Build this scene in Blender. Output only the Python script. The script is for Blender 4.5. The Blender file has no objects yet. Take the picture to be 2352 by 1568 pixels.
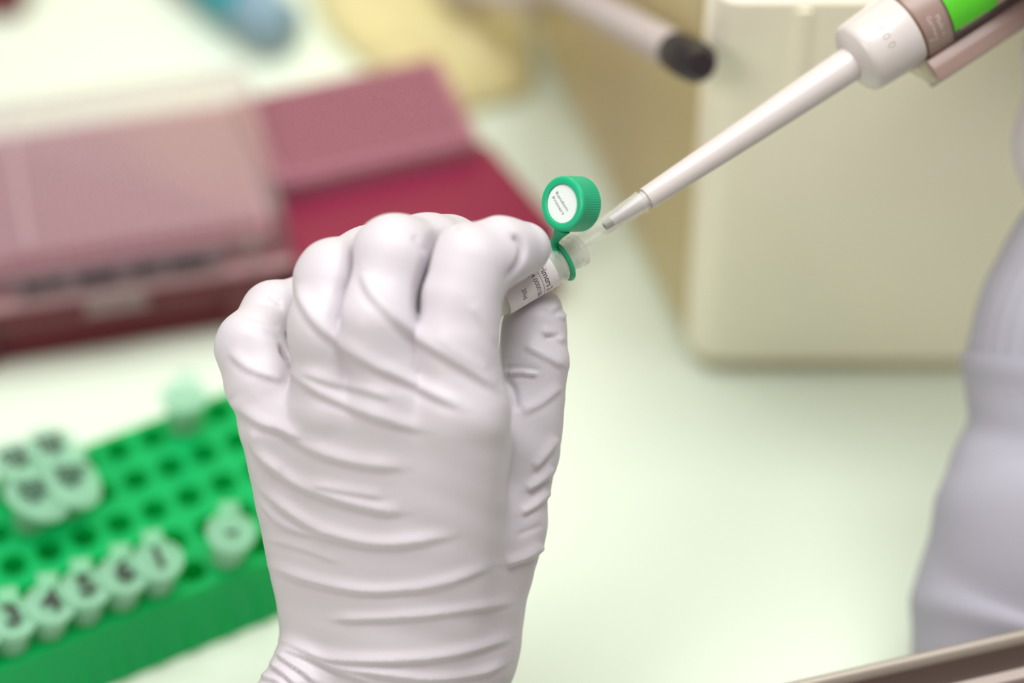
import bpy, bmesh, math, random
import numpy as np
from mathutils import Vector, Matrix
random.seed(4)
rng = np.random.default_rng(7)

# ---------------------------------------------------------------- camera, world, lights, exposure
scene = bpy.context.scene
W_PX, H_PX = 2352, 1568
LENS = 100.0
F_PX = LENS / 36.0 * W_PX
PITCH = math.radians(45)
CAM = Vector((0.0, 0.0, 0.670))
RIGHT = Vector((1, 0, 0))
FWD = Vector((0, math.cos(PITCH), -math.sin(PITCH)))
UP = Vector((0, math.sin(PITCH), math.cos(PITCH)))
FOCUS = 0.750

cam_data = bpy.data.cameras.new('camera')
cam_data.lens = LENS
cam_data.sensor_width = 36.0
cam_data.clip_start = 0.02
cam_data.clip_end = 20
cam_data.dof.use_dof = True
cam_data.dof.focus_distance = FOCUS
cam_data.dof.aperture_fstop = 2.9
cam = bpy.data.objects.new('camera', cam_data)
scene.collection.objects.link(cam)
cam.matrix_world = Matrix(((1, 0, 0, CAM.x), (0, UP.y, -FWD.y, CAM.y), (0, UP.z, -FWD.z, CAM.z), (0, 0, 0, 1)))
scene.camera = cam

world = bpy.data.worlds.new('world')
scene.world = world
world.use_nodes = True
world.node_tree.nodes['Background'].inputs[0].default_value = (0.92, 0.76, 0.76, 1)
world.node_tree.nodes['Background'].inputs[1].default_value = 0.27


def area_light(name, loc, aim, size, power, color):
    l = bpy.data.lights.new(name, 'AREA')
    l.shape = 'RECTANGLE'
    l.size, l.size_y = size
    l.energy = power
    l.color = color
    o = bpy.data.objects.new(name, l)
    scene.collection.objects.link(o)
    o.location = loc
    o.rotation_euler = (Vector(aim) - Vector(loc)).to_track_quat('-Z', 'Y').to_euler()
    return o


area_light('hood_light', (0.06, 0.70, 1.18), (0.05, 0.60, 0.0), (1.1, 0.60), 17.0, (0.98, 1.0, 0.98))
area_light('added_yellow_fill', (0.05, 1.75, 0.75), (0.05, 0.85, 0.0), (0.7, 0.3), 2.4, (1.0, 0.86, 0.28))  # added fill with no visible source, yellows the rear of the bench
area_light('added_front_fill', (-0.75, -0.25, 1.05), (0.25, 0.75, 0.06), (0.5, 0.5), 7.0, (1.0, 0.94, 0.90))  # added dim fill from the camera side, lifts the machine's front face

scene.view_settings.view_transform = 'Standard'
scene.view_settings.look = 'None'
scene.view_settings.gamma = 1.0
scene.view_settings.use_curve_mapping = False
scene.view_settings.exposure = 0.0


# ---------------------------------------------------------------- geometry helpers
def hp(px, py, z=0.0):
    """a point z mm in front of the focus plane, in mm in the frame centred on the focus point"""
    D = FOCUS * 1000 - z
    return np.array([(px - W_PX / 2) / F_PX * D, (H_PX / 2 - py) / F_PX * D, z])


HOLD = Matrix(((1, 0, 0, 0), (0, UP.y, -FWD.y, 0), (0, UP.z, -FWD.z, 0), (0, 0, 0, 1)))
HOLD.translation = CAM + FWD * FOCUS


def to_world(p):
    return HOLD @ (Vector(p) * 0.001)


def on_plane(px, py, z=0.0):
    d = FWD + RIGHT * ((px - W_PX / 2) / F_PX) + UP * ((H_PX / 2 - py) / F_PX)
    k = (z - CAM.z) / d.z
    return CAM + d * k


def lin(r, g, b):
    def f(c):
        c /= 255.0
        return c / 12.92 if c <= 0.04045 else ((c + 0.055) / 1.055) ** 2.4
    return (f(r), f(g), f(b), 1)


def mat(name, rgb, rough=0.5, alpha=1.0, vary=0.04, scale=40.0, bump=0.0, bscale=400.0, sss=0.0, metal=0.0, spec=0.5, trans=0.0, coat=0.0, edge=0.55):
    m = bpy.data.materials.new(name)
    m.use_nodes = True
    nt = m.node_tree
    n, l = nt.nodes, nt.links
    b = n['Principled BSDF']
    base = lin(*rgb)
    tc = n.new('ShaderNodeTexCoord')
    nz = n.new('ShaderNodeTexNoise')
    nz.inputs['Scale'].default_value = scale
    nz.inputs['Detail'].default_value = 3
    l.new(tc.outputs['Object'], nz.inputs['Vector'])
    mx = n.new('ShaderNodeMix')
    mx.data_type = 'RGBA'
    mx.inputs['A'].default_value = tuple(c * (1 - vary) for c in base[:3]) + (1,)
    mx.inputs['B'].default_value = tuple(min(1, c * (1 + vary)) for c in base[:3]) + (1,)
    l.new(nz.outputs['Fac'], mx.inputs['Factor'])
    l.new(mx.outputs['Result'], b.inputs['Base Color'])
    b.inputs['Roughness'].default_value = rough
    b.inputs['Metallic'].default_value = metal
    b.inputs['Specular IOR Level'].default_value = spec
    b.inputs['Coat Weight'].default_value = coat
    if sss:
        b.inputs['Subsurface Weight'].default_value = sss
        b.inputs['Subsurface Radius'].default_value = (1, 0.8, 0.8)
        b.inputs['Subsurface Scale'].default_value = 0.003
    if bump:
        n2 = n.new('ShaderNodeTexNoise')
        n2.inputs['Scale'].default_value = bscale
        n2.inputs['Detail'].default_value = 4
        l.new(tc.outputs['Object'], n2.inputs['Vector'])
        bp = n.new('ShaderNodeBump')
        bp.inputs['Strength'].default_value = bump
        bp.inputs['Distance'].default_value = 0.0005
        l.new(n2.outputs['Fac'], bp.inputs['Height'])
        l.new(bp.outputs['Normal'], b.inputs['Normal'])
    out = n['Material Output']
    sh = b.outputs[0]
    if trans:
        tl = n.new('ShaderNodeBsdfTranslucent')
        tl.inputs['Color'].default_value = base
        ms = n.new('ShaderNodeMixShader')
        ms.inputs[0].default_value = trans
        l.new(sh, ms.inputs[1])
        l.new(tl.outputs[0], ms.inputs[2])
        sh = ms.outputs[0]
    if alpha < 1:
        tr = n.new('ShaderNodeBsdfTransparent')
        ms = n.new('ShaderNodeMixShader')
        lw = n.new('ShaderNodeLayerWeight')
        lw.inputs['Blend'].default_value = 0.35
        mr = n.new('ShaderNodeMapRange')
        mr.inputs['From Min'].default_value = 0.0
        mr.inputs['From Max'].default_value = 1.0
        mr.inputs['To Min'].default_value = alpha
        mr.inputs['To Max'].default_value = min(1, alpha + edge)
        l.new(lw.outputs['Facing'], mr.inputs['Value'])
        l.new(mr.outputs['Result'], ms.inputs[0])
        l.new(tr.outputs[0], ms.inputs[1])
        l.new(sh, ms.inputs[2])
        sh = ms.outputs[0]
    l.new(sh, out.inputs['Surface'])
    return m


def link(name, verts, faces, material, parent=None, smooth=True, sharp=None):
    me = bpy.data.meshes.new(name)
    me.from_pydata([tuple(v) for v in verts], [], faces)
    me.update()
    if smooth:
        me.polygons.foreach_set('use_smooth', [True] * len(me.polygons))
        if sharp:
            me.set_sharp_from_angle(angle=math.radians(sharp))
    me.materials.append(material)
    o = bpy.data.objects.new(name, me)
    scene.collection.objects.link(o)
    if parent is not None:
        o.parent = parent
    return o


def tag(o, label, cat=None, group=None, kind=None):
    if label:
        o['label'] = label
    if cat:
        o['category'] = cat
    if group:
        o['group'] = group
    if kind:
        o['kind'] = kind
    return o


def empty(name, matrix, label, cat, group=None):
    o = bpy.data.objects.new(name, None)
    scene.collection.objects.link(o)
    o.empty_display_size = 0.01
    o.matrix_world = matrix
    return tag(o, label, cat, group)


class MB:
    def __init__(s):
        s.v, s.f = [], []

    def add(s, v, f):
        b = len(s.v)
        s.v += [tuple(p) for p in v]
        s.f += [tuple(b + i for i in q) for q in f]
        return s

    def lathe(s, prof, n=64, closed=False, rib=None):
        """prof = [(t, r)] about the local X axis; rib(k, t, r) -> r"""
        v, f = [], []
        for t, r in prof:
            for k in range(n):
                a = 2 * math.pi * k / n
                rr = rib(k, t, r) if rib else r
                v.append((t, rr * math.cos(a), rr * math.sin(a)))
        for i in range(len(prof) - 1):
            for k in range(n):
                k2 = (k + 1) % n
                f.append((i * n + k, i * n + k2, (i + 1) * n + k2, (i + 1) * n + k))
        if closed:
            f.append(tuple(range(n))[::-1])
            f.append(tuple((len(prof) - 1) * n + k for k in range(n)))
        return s.add(v, f)

    def prism(s, poly, axis_pts):
        """poly = [(y, z)] swept over axis_pts = [(x, scale)]"""
        n = len(poly)
        v = [(x, y * sc, z * sc) for x, sc in axis_pts for y, z in poly]
        f = []
        for i in range(len(axis_pts) - 1):
            for k in range(n):
                k2 = (k + 1) % n
                f.append((i * n + k, i * n + k2, (i + 1) * n + k2, (i + 1) * n + k))
        f.append(tuple(range(n))[::-1])
        f.append(tuple((len(axis_pts) - 1) * n + k for k in range(n)))
        return s.add(v, f)

    def slab(s, poly, z0, z1, inset=0.0):
        """vertical prism over a plan polygon [(x, y)] with a small chamfer at the top"""
        n = len(poly)
        c = np.mean(poly, axis=0)
        def ring(z, d):
            out = []
            for p in poly:
                w = np.array(p) - c
                L = np.linalg.norm(w)
                out.append((*(c + w * (1 - d / L)), z))
            return out
        rings = [ring(z0, 0), ring(z1 - inset, 0)] + ([ring(z1, inset)] if inset else [])
        v = [p for r in rings for p in r]
        f = []
        for i in range(len(rings) - 1):
            for k in range(n):
                k2 = (k + 1) % n
                f.append((i * n + k, i * n + k2, (i + 1) * n + k2, (i + 1) * n + k))
        f.append(tuple(range(n))[::-1])
        f.append(tuple((len(rings) - 1) * n + k for k in range(n)))
        return s.add(v, f)

    def box(s, x0, x1, y0, y1, z0, z1):
        return s.slab([(x0, y0), (x1, y0), (x1, y1), (x0, y1)], z0, z1)

    def tube(s, pts, rad, n=12, flat=1.0, ref=(0, 0, 1)):
        pts = [np.array(p, float) for p in pts]
        v, f = [], []
        for i, p in enumerate(pts):
            d = pts[min(i + 1, len(pts) - 1)] - pts[max(i - 1, 0)]
            d /= np.linalg.norm(d)
            a = np.cross(d, ref)
            a /= np.linalg.norm(a)
            b = np.cross(a, d)
            r = rad[i] if hasattr(rad, '__len__') else rad
            for k in range(n):
                t = 2 * math.pi * k / n
                v.append(p + a * math.cos(t) * r + b * math.sin(t) * r * flat)
        for i in range(len(pts) - 1):
            for k in range(n):
                k2 = (k + 1) % n
                f.append((i * n + k, (i + 1) * n + k, (i + 1) * n + k2, i * n + k2))
        f.append(tuple(range(n)))
        f.append(tuple((len(pts) - 1) * n + k for k in range(n))[::-1])
        return s.add(v, f)

    def build(s, name, material, parent=None, scale=1.0, smooth=True, sharp=35, M=None):
        v = np.array(s.v, float) * scale
        if M is not None:
            v = np.array([M @ Vector(p) for p in v])
        o = link(name, v, s.f, material, parent, smooth, sharp)
        bm = bmesh.new()
        bm.from_mesh(o.data)
        bmesh.ops.recalc_face_normals(bm, faces=bm.faces)
        bm.to_mesh(o.data)
        bm.free()
        return o


def rounded_poly(poly, r, n=6):
    out = []
    m = len(poly)
    for i in range(m):
        p0, p1, p2 = (np.array(poly[j % m], float) for j in (i - 1, i, i + 1))
        a = (p0 - p1) / np.linalg.norm(p0 - p1)
        b = (p2 - p1) / np.linalg.norm(p2 - p1)
        rr = r[i] if hasattr(r, '__len__') else r
        s, e = p1 + a * rr, p1 + b * rr
        for k in range(n + 1):
            t = k / n
            out.append(tuple((1 - t) ** 2 * s + 2 * t * (1 - t) * p1 + t * t * e))
    return out


def catmull(pts, per=6):
    P = [np.array(p, float) for p in pts]
    P = [2 * P[0] - P[1]] + P + [2 * P[-1] - P[-2]]
    out = []
    for i in range(1, len(P) - 2):
        for k in range(per):
            t = k / per
            out.append(0.5 * ((2 * P[i]) + (-P[i - 1] + P[i + 1]) * t + (2 * P[i - 1] - 5 * P[i] + 4 * P[i + 1] - P[i + 2]) * t * t
                              + (-P[i - 1] + 3 * P[i] - 3 * P[i + 1] + P[i + 2]) * t ** 3))
    out.append(P[-2])
    return np.array(out)


def text_mesh(body, size, align='CENTER', bold=0.0, aspect=1.0):
    c = bpy.data.curves.new('txt', 'FONT')
    c.body = body
    c.size = size
    c.align_x = align
    c.align_y = 'BOTTOM_BASELINE'
    c.offset = bold
    c.resolution_u = 3
    o = bpy.data.objects.new('txt', c)
    scene.collection.objects.link(o)
    me = bpy.data.meshes.new_from_object(o)
    v = [(p.co.x * aspect, p.co.y) for p in me.vertices]
    f = [tuple(q.vertices) for q in me.polygons]
    bpy.data.objects.remove(o)
    bpy.data.curves.remove(c)
    bpy.data.meshes.remove(me)
    return v, f


# ---------------------------------------------------------------- signed distance modelling of soft bodies
def smin(a, b, k):
    if k <= 0:
        return np.minimum(a, b)
    h = np.clip(0.5 + 0.5 * (b - a) / k, 0, 1)
    return b * (1 - h) + a * h - k * h * (1 - h)


def cone_sdf(P, a, b, ra, rb):
    ab = (b - a).astype(np.float32)
    L2 = float(ab @ ab)
    ap = [P[i] - np.float32(a[i]) for i in range(3)]
    t = np.clip((ap[0] * ab[0] + ap[1] * ab[1] + ap[2] * ab[2]) / L2, 0, 1)
    d = np.sqrt((ap[0] - t * ab[0]) ** 2 + (ap[1] - t * ab[1]) ** 2 + (ap[2] - t * ab[2]) ** 2)
    return d - (ra + (rb - ra) * t)


def chain_sdf(P, pts, k=2.5):
    """pts = [(px, py, z, r)]"""
    out = None
    for p, q in zip(pts, pts[1:]):
        d = cone_sdf(P, hp(*p[:3]), hp(*q[:3]), p[3], q[3])
        out = d if out is None else smin(out, d, k)
    return out


def surface_nets(F, origin, h):
    S = F < 0
    nx, ny, nz = F.shape
    cs = [(i, j, k) for i in (0, 1) for j in (0, 1) for k in (0, 1)]
    cnt = np.zeros((nx - 1, ny - 1, nz - 1), np.uint8)
    for i, j, k in cs:
        cnt += S[i:nx - 1 + i, j:ny - 1 + j, k:nz - 1 + k]
    idx = np.argwhere((cnt > 0) & (cnt < 8))
    vals = np.stack([F[idx[:, 0] + i, idx[:, 1] + j, idx[:, 2] + k] for i, j, k in cs], 1)
    acc = np.zeros((len(idx), 3))
    num = np.zeros(len(idx))
    for a in range(8):
        for b in range(a + 1, 8):
            ca, cb = np.array(cs[a]), np.array(cs[b])
            if np.abs(ca - cb).sum() != 1:
                continue
            va, vb = vals[:, a], vals[:, b]
            m = (va < 0) != (vb < 0)
            t = np.where(m, va / np.where(m, va - vb, 1), 0)
            acc += m[:, None] * (ca + t[:, None] * (cb - ca))
            num += m
    verts = (idx + acc / num[:, None]) * h + origin
    vid = np.full((nx - 1, ny - 1, nz - 1), -1, np.int64)
    vid[idx[:, 0], idx[:, 1], idx[:, 2]] = np.arange(len(idx))
    faces = []
    for ax in range(3):
        o1, o2 = (ax + 1) % 3, (ax + 2) % 3
        sl0 = [slice(None)] * 3
        sl1 = [slice(None)] * 3
        sl0[ax], sl1[ax] = slice(0, -1), slice(1, None)
        A, B = S[tuple(sl0)], S[tuple(sl1)]
        for flip in (False, True):
            e = np.argwhere((A & ~B) if not flip else (~A & B))
            e = e[(e[:, o1] > 0) & (e[:, o2] > 0)]
            q = []
            for d1, d2 in ((-1, -1), (0, -1), (0, 0), (-1, 0)):
                c = e.copy()
                c[:, o1] += d1
                c[:, o2] += d2
                q.append(vid[c[:, 0], c[:, 1], c[:, 2]])
            q = np.stack(q, 1)
            if flip:
                q = q[:, ::-1]
            faces.append(q)
    return verts, np.concatenate(faces)


def vertex_normals(V, Fq):
    n = np.cross(V[Fq[:, 2]] - V[Fq[:, 0]], V[Fq[:, 3]] - V[Fq[:, 1]])
    out = np.zeros_like(V)
    for k in range(4):
        np.add.at(out, Fq[:, k], n)
    return out / np.maximum(np.linalg.norm(out, axis=1), 1e-9)[:, None]


def grid_for(lo, hi, h):
    ax = [np.arange(lo[i], hi[i], h, dtype=np.float32) for i in range(3)]
    return [ax[0][:, None, None], ax[1][None, :, None], ax[2][None, None, :]], np.array(lo, float)


# ---------------------------------------------------------------- materials
M_glove = mat('nitrile_glove', (204, 198, 204), rough=0.46, vary=0.015, scale=60, bump=0.12, bscale=900, sss=0.0, spec=0.35)
M_coat = mat('coat_cotton', (168, 166, 177), rough=0.85, vary=0.03, bump=0.3, bscale=1500)
M_bench = mat('bench_laminate', (222, 233, 215), rough=0.45, vary=0.02, scale=12, spec=0.4)
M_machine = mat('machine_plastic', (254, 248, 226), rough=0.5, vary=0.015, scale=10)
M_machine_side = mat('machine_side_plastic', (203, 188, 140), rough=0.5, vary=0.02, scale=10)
M_dark = mat('black_rubber', (38, 32, 34), rough=0.5)
M_grey = mat('grey_plastic', (190, 178, 176), rough=0.4)
M_maroon = mat('maroon_plastic', (136, 22, 62), rough=0.5, vary=0.05, scale=30, trans=0.15)
M_maroon_deep = mat('maroon_plastic_deep', (108, 22, 38), rough=0.35, vary=0.05, scale=30)
M_pink = mat('pink_plastic', (168, 112, 126), rough=0.45, vary=0.04, scale=50)
M_clear_lid = mat('clear_lid', (200, 182, 184), rough=0.2, alpha=0.16, vary=0.01)
M_flange = mat('lid_edge_plastic', (206, 168, 172), rough=0.3, alpha=0.6)
M_paperlabel = mat('grey_label', (140, 112, 122), rough=0.7, vary=0.1, scale=200)
M_rack = mat('green_rack_plastic', (2, 214, 120), rough=0.38, vary=0.04, scale=20, trans=0.5)
M_tube = mat('tube_polypropylene', (186, 234, 208), rough=0.3, alpha=0.30, vary=0.02, trans=0.3)
M_ink = mat('marker_ink', (40, 44, 40), rough=0.6)
M_ink_soft = mat('label_ink', (84, 62, 74), rough=0.7)
M_vial = mat('vial_polypropylene', (246, 248, 243), rough=0.2, alpha=0.42, vary=0.01, trans=0.45)
M_vial_label = mat('vial_label_paper', (232, 226, 226), rough=0.6, vary=0.01)
M_cap = mat('green_cap_plastic', (18, 172, 122), rough=0.35, vary=0.03, sss=0.15)
M_cap_paper = mat('cap_insert_paper', (226, 236, 232), rough=0.5, vary=0.01)
M_tip = mat('clear_tip_plastic', (240, 240, 232), rough=0.08, alpha=0.07, vary=0.01, spec=0.8, edge=0.45)
M_pip = mat('pipette_ivory_plastic', (206, 198, 194), rough=0.36, vary=0.01, coat=0.2)
M_pip_dark = mat('pipette_handle_plastic', (150, 126, 118), rough=0.33, vary=0.02)
M_pip_nozzle = mat('pipette_nozzle_plastic', (196, 190, 190), rough=0.35)
M_pip_end = mat('nozzle_end_grey', (142, 136, 130), rough=0.4)
M_seam = mat('seam_brown', (110, 84, 62), rough=0.5)
M_window = mat('display_window', (62, 44, 36), rough=0.12, spec=0.7)
M_window_inner = mat('display_plate', (170, 146, 130), rough=0.3)
M_tape = mat('green_tape', (80, 190, 32), rough=0.55, vary=0.05, scale=150, bump=0.2)
M_ejector = mat('ejector_clear', (214, 208, 180), rough=0.2, alpha=0.4)
M_engrave = mat('engraving_light', (206, 190, 180), rough=0.5)
M_engrave_grey = mat('engraving_grey', (176, 164, 156), rough=0.5)
M_yellow = mat('yellow_film', (212, 202, 150), rough=0.45, vary=0.10, scale=18, bump=0.5, bscale=60)
M_teal = mat('teal_plastic', (20, 150, 160), rough=0.4)
M_teal_dark = mat('dark_green_plastic', (22, 74, 62), rough=0.4)
M_bluegrey = mat('blue_grey_plastic', (130, 160, 176), rough=0.4)
M_sill = mat('sill_metal', (152, 142, 130), rough=0.35, metal=0.25, vary=0.02)
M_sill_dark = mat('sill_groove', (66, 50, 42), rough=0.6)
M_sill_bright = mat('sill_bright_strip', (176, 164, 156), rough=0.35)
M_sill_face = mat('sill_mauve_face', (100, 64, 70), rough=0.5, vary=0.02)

# ---------------------------------------------------------------- the bench
bench = MB().box(-0.9, 0.9, -0.05, 1.7, -0.03, 0.0).build('lab_bench', M_bench)
tag(bench, 'pale greenish white lab bench top that everything stands on', 'bench')

# ---------------------------------------------------------------- the benchtop machine, right rear
p1, p2, p3 = on_plane(1600, 858), on_plane(1180, -10), on_plane(2900, 858)
p4 = p3 + (p2 - p1)
plan = [(p.x, p.y) for p in (p1, p3, p4, p2)]
mach = empty('benchtop_machine', Matrix.Translation(p1), 'large cream benchtop machine with a beige side, standing behind the pipette', 'machine')
off = np.array([p1.x, p1.y])
pl = [tuple(np.array(q) - off) for q in plan]
MB().slab(rounded_poly(pl, [0.008, 0.008, 0.01, 0.01]), 0.006, 0.158, 0.004).build('housing', M_machine, mach)
cc = np.mean(pl, axis=0)
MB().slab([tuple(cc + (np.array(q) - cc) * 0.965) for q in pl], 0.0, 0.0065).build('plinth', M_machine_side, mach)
# side panel lies on the receding side
a, b = np.array(pl[0]), np.array(pl[3])
d = (b - a) / np.linalg.norm(b - a)
nrm = np.array([-d[1], d[0]])
sp = [a + d * 0.012, b - d * 0.012, b - d * 0.012 + nrm * 0.0015, a + d * 0.012 + nrm * 0.0015]
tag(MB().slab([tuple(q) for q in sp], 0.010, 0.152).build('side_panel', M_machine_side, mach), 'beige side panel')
MB().box(0.0225, 0.0265, -0.0010, 0.002, 0.118, 0.152).build('trim_strip', M_machine, mach)

# cable with a black plug that hangs in front of the machine's side
def beside(px, py, out):
    """the point seen at (px, py) that stands `out` metres off the receding side"""
    r = FWD + RIGHT * ((px - W_PX / 2) / F_PX) + UP * ((H_PX / 2 - py) / F_PX)
    n3 = Vector((nrm[0], nrm[1], 0))
    o3 = Vector((p1.x + a[0], p1.y + a[1], 0)) + n3 * out
    return CAM + r * ((o3 - CAM).dot(n3) / r.dot(n3))


plug_end = beside(1585, 135, 0.010)
cab0 = beside(1345, 5, 0.012)
cable = empty('power_cable', Matrix.Translation(plug_end), 'thick grey cable with a black plug beside the machine', 'cable')
v0 = np.array(cab0 - plug_end)
pts = catmull([v0 * 2.6 + np.array([-.03, 0.03, -plug_end.z + .006 - v0[2] * 2.6]), v0 * 2.2 + np.array([-.02, 0.02, -plug_end.z + .007 - v0[2] * 2.2]), v0 * 1.7 + np.array([0, 0, -0.012]), v0 * 1.35, v0, v0 * 0.55, v0 * 0.12, (0, 0, 0)], 5)
MB().tube(pts, 0.0058, 16).build('cord', M_grey, cable)
MB().tube([v0 * 0.12, v0 * 0.02, -v0 * 0.06, -v0 * 0.10], [0.0060, 0.0064, 0.0062, 0.004], 16).build('plug', M_dark, cable)

# ---------------------------------------------------------------- tip boxes, left
def yawM(loc, deg):
    return Matrix.Translation(loc) @ Matrix.Rotation(math.radians(deg), 4, 'Z')


def stud_plate(mb, x0, x1, y0, y1, z, nx, ny, r, h):
    for i in range(nx):
        for j in range(ny):
            cx = x0 + (x1 - x0) * (i + 0.5) / nx
            cy = y0 + (y1 - y0) * (j + 0.5) / ny
            n = 8
            v, f = [], []
            for rr, zz in ((r, z), (r, z + h), (r * 0.6, z + h), (r * 0.5, z + h * 0.3)):
                for k in range(n):
                    t = 2 * math.pi * k / n
                    v.append((cx + rr * math.cos(t), cy + rr * math.sin(t), zz))
            for q in range(3):
                for k in range(n):
                    k2 = (k + 1) % n
                    f.append((q * n + k, q * n + k2, (q + 1) * n + k2, (q + 1) * n + k))
            f.append(tuple(3 * n + k for k in range(n)))
            mb.add(v, f)
    return mb


# box with a clear lid: local x runs left from its front right corner
fr = on_plane(668, 492, 0.0495)
boxA = empty('pipette_tip_box', yawM(Vector((fr.x, fr.y, 0)), 13),
             'maroon pipette tip box under a clear lid, at the left', 'box')
boxA.scale = (.95, .95, .95)
wA, dA = 0.128, 0.083
b = MB()
b.slab(rounded_poly([(-wA + .004, .004), (-.004, .004), (-.004, dA - .004), (-wA + .004, dA - .004)], .004), 0.0, 0.004)
for x0, x1 in ((-wA + .004, -wA + .022), (-.024, -.004)):
    b.slab([(x0, .002), (x1, .002), (x1, .012), (x0, .012)], 0.0, 0.029)
b.slab([(-wA + .004, .006), (-.004, .006), (-.004, dA - .004), (-wA + .004, dA - .004)], 0.004, 0.024)
b.build('base', M_maroon_deep, boxA, sharp=30)
MB().slab(rounded_poly([(-wA + .001, .0), (-.001, .0), (-.001, dA), (-wA + .001, dA)], .004), 0.0238, 0.030, 0.001).build('rim', M_maroon, boxA)
pm = MB().slab([(-wA + .006, .006), (-.006, .006), (-.006, dA - .006), (-wA + .006, dA - .006)], 0.030, 0.0395)
stud_plate(pm, -wA + .008, -.008, .008, dA - .008, 0.0395, 24, 16, 0.0019, 0.0022)
pm.build('tip_rack', M_pink, boxA)
tag(boxA.children[-1], 'pink rack full of tips seen through the lid')
lid = MB()
outer = rounded_poly([(-wA, -.001), (0, -.001), (0, dA + .001), (-wA, dA + .001)], .006)
n = len(outer)
c = np.mean(outer, axis=0)
v, f = [], []
for z, s in ((0.0305, 1.0), (0.047, 0.985), (0.0515, 0.965), (0.052, 0.95)):
    for p in outer:
        q = c + (np.array(p) - c) * s
        v.append((q[0], q[1], z))
for i in range(3):
    for k in range(n):
        k2 = (k + 1) % n
        f.append((i * n + k, i * n + k2, (i + 1) * n + k2, (i + 1) * n + k))
f.append(tuple(3 * n + k for k in range(n)))
lid.add(v, f)
lid.box(-wA * .70, -wA * .70 + .002, .004, dA - .01, 0.0519, 0.0526)
lid.build('lid', M_clear_lid, boxA)
lidobj = boxA.children[-1]
tag(lidobj, 'clear plastic lid')
fl = MB()
for aa in ((-wA - .002, .002, -.003, .0), (-.001, .002, -.003, dA + .003)):
    fl.box(*aa, .0302, .0325)
fl.build('lid_flange', M_flange, lidobj)
marks = MB()
for q, (x0_, x1_) in enumerate(((-.092, -.086), (-.084, -.079), (-.074, -.061), (-.056, -.046), (-.043, -.030))):
    marks.box(x0_, x1_, -.0025, -.0021, .036 + .001 * (q % 2), .042)
MB().box(-.096, -.024, -.0022, -.0012, .0335, .0445).build('paper_strip', M_paperlabel, lidobj)
marks.build('strip_writing', M_ink_soft, lidobj)
MB().box(-.073, -.052, -.0045, -.0005, .024, .032).build('latch', M_clear_lid, lidobj)
for x in (-.106, -.016):
    MB().box(x, x + .003, -.0028, -.0008, .032, .048).build('lid_rib', M_clear_lid, lidobj)

# open maroon box with a pink tip rack at its back
br = on_plane(1100, 330, 0.034)
boxB = empty('pipette_tip_box', yawM(Vector((br.x, br.y, 0)), 19), 'open maroon tip box without a lid, right behind the gloved hand', 'box')
boxB.scale = (.95, .95, .95)
wB = 0.078
MB().slab(rounded_poly([(-wB, -.050), (.014, -.050), (.004, .004), (-wB, .004)], .004), 0.0, 0.034, 0.0015).build('base', M_maroon, boxB)
MB().slab([(-wB - .001, -.006), (-wB + .002, -.006), (-wB + .002, .040), (-wB - .001, .040)], 0.0, 0.046).build('side_wall', M_maroon, boxB)
pm = MB().slab(rounded_poly([(-wB + .002, -.004), (-.001, -.004), (-.001, .044), (-wB + .002, .044)], .003), 0.0, 0.043, 0.001)
stud_plate(pm, -wB + .005, -.004, -.002, .042, 0.043, 20, 9, 0.0017, 0.0015)
for k in range(24):
    x = -wB + .005 + k * (wB - .010) / 23
    pm.box(x - .0012, x + .0012, -.0055, -.0038, 0.028, 0.0415)
tag(pm.build('tip_rack', M_pink, boxB), 'pink rack of tips standing in the back half')

# dark red box, cut off by the corner
cr = on_plane(62, 40, 0.0)
boxC = empty('storage_box', yawM(cr, 6), 'very dark red box far back behind the lidded tip box', 'box')
MB().slab(rounded_poly([(-.12, 0), (0, 0), (0, .08), (-.12, .08)], .005), 0, .034, .002).build('base', M_maroon_deep, boxC)
MB().slab(rounded_poly([(-.121, -.001), (.001, -.001), (.001, .081), (-.121, .081)], .005), .034, .044, .002).build('lid', M_maroon_deep, boxC)

# ---------------------------------------------------------------- teal bottle and yellow film, far back
tb = on_plane(640, 62, 0.012)
d0 = on_plane(470, -70, 0.012) - tb
d0.normalize()
Yb = Vector((0, 0, 1)).cross(d0)
MT = Matrix(((d0.x, Yb.x, 0, tb.x), (d0.y, Yb.y, 0, tb.y), (d0.z, Yb.z, 1, tb.z), (0, 0, 0, 1)))
bottle = empty('squeeze_bottle', MT, 'blurred teal and blue grey bottle lying far back on the bench', 'bottle')
MB().lathe([(-.004, 0), (-.004, .008), (-.001, .0105), (.016, .0112), (.016, 0)], 32).build('bottle_bottom', M_bluegrey, bottle)
MB().lathe([(.016, 0), (.016, .0116), (.040, .0118), (.040, 0)], 32).build('sleeve', M_teal, bottle)
MB().lathe([(.040, 0), (.040, .0112), (.060, .0105), (.068, .006), (.080, .005), (.080, 0)], 32).build('neck', M_teal_dark, bottle)

poly = [(700, -60), (740, 60), (800, 130), (880, 190), (960, 262), (1050, 268), (1130, 250), (1190, 235), (1225, 205), (1232, 130), (1205, 40), (1175, -70)]
P2 = catmull([np.array(on_plane(*p))[:2] for p in poly + poly[:1]], 6)[:-1]
c = P2.mean(0)
v, f = [], []
n = len(P2)
rings = [1.0, 0.97, 0.86, 0.7, 0.5, 0.3, 0.1]
for ri, s in enumerate(rings):
    for k, p in enumerate(P2):
        q = c + (p - c) * s
        z = 0.0006 if ri == 0 else 0.007 + 0.0035 * math.sin(q[0] * 190 + q[1] * 70) * math.sin(q[1] * 150 - q[0] * 60) + 0.001 * random.random() - (0.004 if ri == 1 else 0)
        v.append((q[0] - c[0], q[1] - c[1], z))
for i in range(len(rings) - 1):
    for k in range(n):
        k2 = (k + 1) % n
        f.append((i * n + k, i * n + k2, (i + 1) * n + k2, (i + 1) * n + k))
f.append(tuple((len(rings) - 1) * n + k for k in range(n)))
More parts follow.
